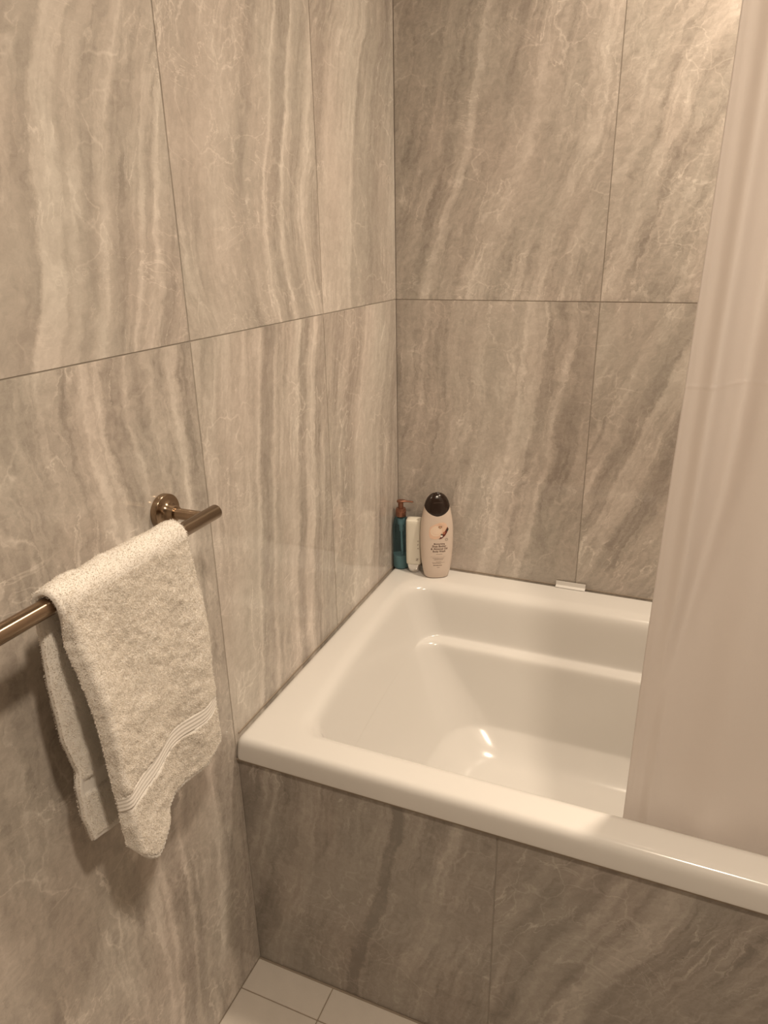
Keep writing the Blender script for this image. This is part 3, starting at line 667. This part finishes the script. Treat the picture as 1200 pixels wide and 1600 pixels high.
# ---- white bottle standing on a chrome cap
WB = mat('ivory_plastic', (.80, .76, .66), .28)
wbt = thing('toiletry_bottle', 'ivory square bottle standing on its silver cap, between the teal and beige bottles', 'bottle', (.0625, -.0500, ZB), math.radians(10))
def sq(a, b, z, n=48, e=4.2): return sup(a, b, z, n, e)
V, Fc = loft([sq(0.00914, 0.00826, 0, e=2.2), sq(0.01175, 0.01044, .0005, e=2.2), sq(0.01392, 0.01218, .004, e=2.4), sq(0.01653, 0.01392, .014, e=2.8), sq(0.01784, 0.01462, .0235, e=3.2), sq(0.01784, 0.01462, .0242, e=3.2)])
sc = mesh_obj('silver_cap', V, Fc, mat('silver_cap', (.72, .69, .66), .13, 1), wbt)
V, Fc = loft([sq(0.01653, 0.01392, .0242), sq(0.01870, 0.01549, .0246), sq(0.01931, 0.01618, .029), sq(0.01966, 0.01653, .05), sq(0.01984, 0.01670, .09), sq(0.01966, 0.01653, .132), sq(0.01931, 0.01618, .1410), sq(0.01784, 0.01496, .1432), sq(0.01044, 0.00870, .1440), sq(0.00174, 0.00174, .1442)])
wbody = mesh_obj('body', V, Fc, WB, wbt)
def sfl(x, h, off=.0003):          # right-hand narrow face of the bottle (local +x face), x runs along local y
    return Vector((.0228 + off, x, h))
def sfl2(x, h, off=.0003): return Vector((x, -.0168 - off, h))
for (q, h) in ((.0088, .090), (.0085, .080), (.0090, .070)):
    strip_on([(.0110, h), (.0140, h + .0006)], .0007, INK, 'lettering', wbt, .0005, sfl2)
text_on('N', .009, .0135, .0395, INK, 'lettering', wbt, sfl2, rot=math.radians(90), align='CENTER', off=.0005)

# ---- teal pump bottle
GL = mat('teal_clear_plastic', (.22, .36, .42), .06, spec=.5); g_ = GL.node_tree.nodes['Principled BSDF']
g_.inputs['Transmission Weight'].default_value = 1.0; g_.inputs['IOR'].default_value = 1.12
LIQ = mat('pale_teal_lotion', (.62, .72, .70), .3); COP = mat('copper_plastic', (.27, .125, .08), .32, .7)
TUBE = mat('pump_tube', (.62, .74, .74), .35)
pb_ = thing('pump_bottle', 'clear dark teal bottle with a copper pump, in the corner of the tub rim', 'bottle', (.0216, -.0370, ZB))
V, Fc = loft(lathe([(.012, 0), (.0185, .0004), (.0200, .002), (.0205, .005), (.0205, .112), (.0199, .120), (.0185, .1275), (.0165, .1345), (.0130, .1400), (.0128, .1430)], 40)); mesh_obj('body', V, Fc, GL, pb_)
V, Fc = loft(lathe([(.012, .0012), (.0180, .0016), (.0196, .004), (.0196, .0360), (.0196, .0362)], 40)); sharp(mesh_obj('lotion', V, Fc, LIQ, pb_))
V, Fc = loft([[(x + (.1375 - z) * .03, y, z) for x, y, z in lp] for lp in lathe([(.0028, .0362), (.0028, .100), (.0045, .101), (.0050, .118), (.0082, .119), (.0088, .136)], 24)]); sharp(mesh_obj('dip_tube', V, Fc, TUBE, pb_))
V, Fc = loft(lathe([(.0130, .1415), (.0134, .1420), (.0134, .1545), (.0138, .1555), (.0128, .1560), (.0125, .1605), (.0118, .1620), (.0070, .1624)], 40)); sharp(mesh_obj('collar', V, Fc, COP, pb_), 50)
V, Fc = loft(lathe([(.0068, .1622), (.0068, .1780)], 28)); stem = mesh_obj('pump_stem', V, Fc, COP, pb_); sharp(stem)
def oval(cx, a, b, z0, z1, rot):
    pass
hd = []
for d, hw, zt, zb in [(-.0098, .0005, .1815, .1790), (-.0094, .0045, .1830, .1780), (-.0070, .0075, .1840, .1775), (-.002, .0090, .1845, .1772), (.004, .0085, .1845, .1774), (.009, .0060, .1840, .1785), (.014, .0042, .1832, .1788), (.022, .0033, .1824, .1788), (.030, .0029, .1816, .1782), (.0315, .0026, .1812, .1776), (.0318, .0012, .1805, .1782)]:
    zc, hz_ = (zt + zb) / 2, (zt - zb) / 2
    hd.append([(d, hw * math.copysign(abs(math.cos(t)) ** .75, math.cos(t)), zc + hz_ * math.copysign(abs(math.sin(t)) ** .75, math.sin(t))) for t in [2 * math.pi * i / 20 for i in range(20)]])
V, Fc = loft(hd); nozzle = mesh_obj('pump_head', V, Fc, COP, pb_); nozzle.rotation_euler = (0, 0, math.radians(12))
sharp(nozzle, 60)
bpy.context.view_layer.update()
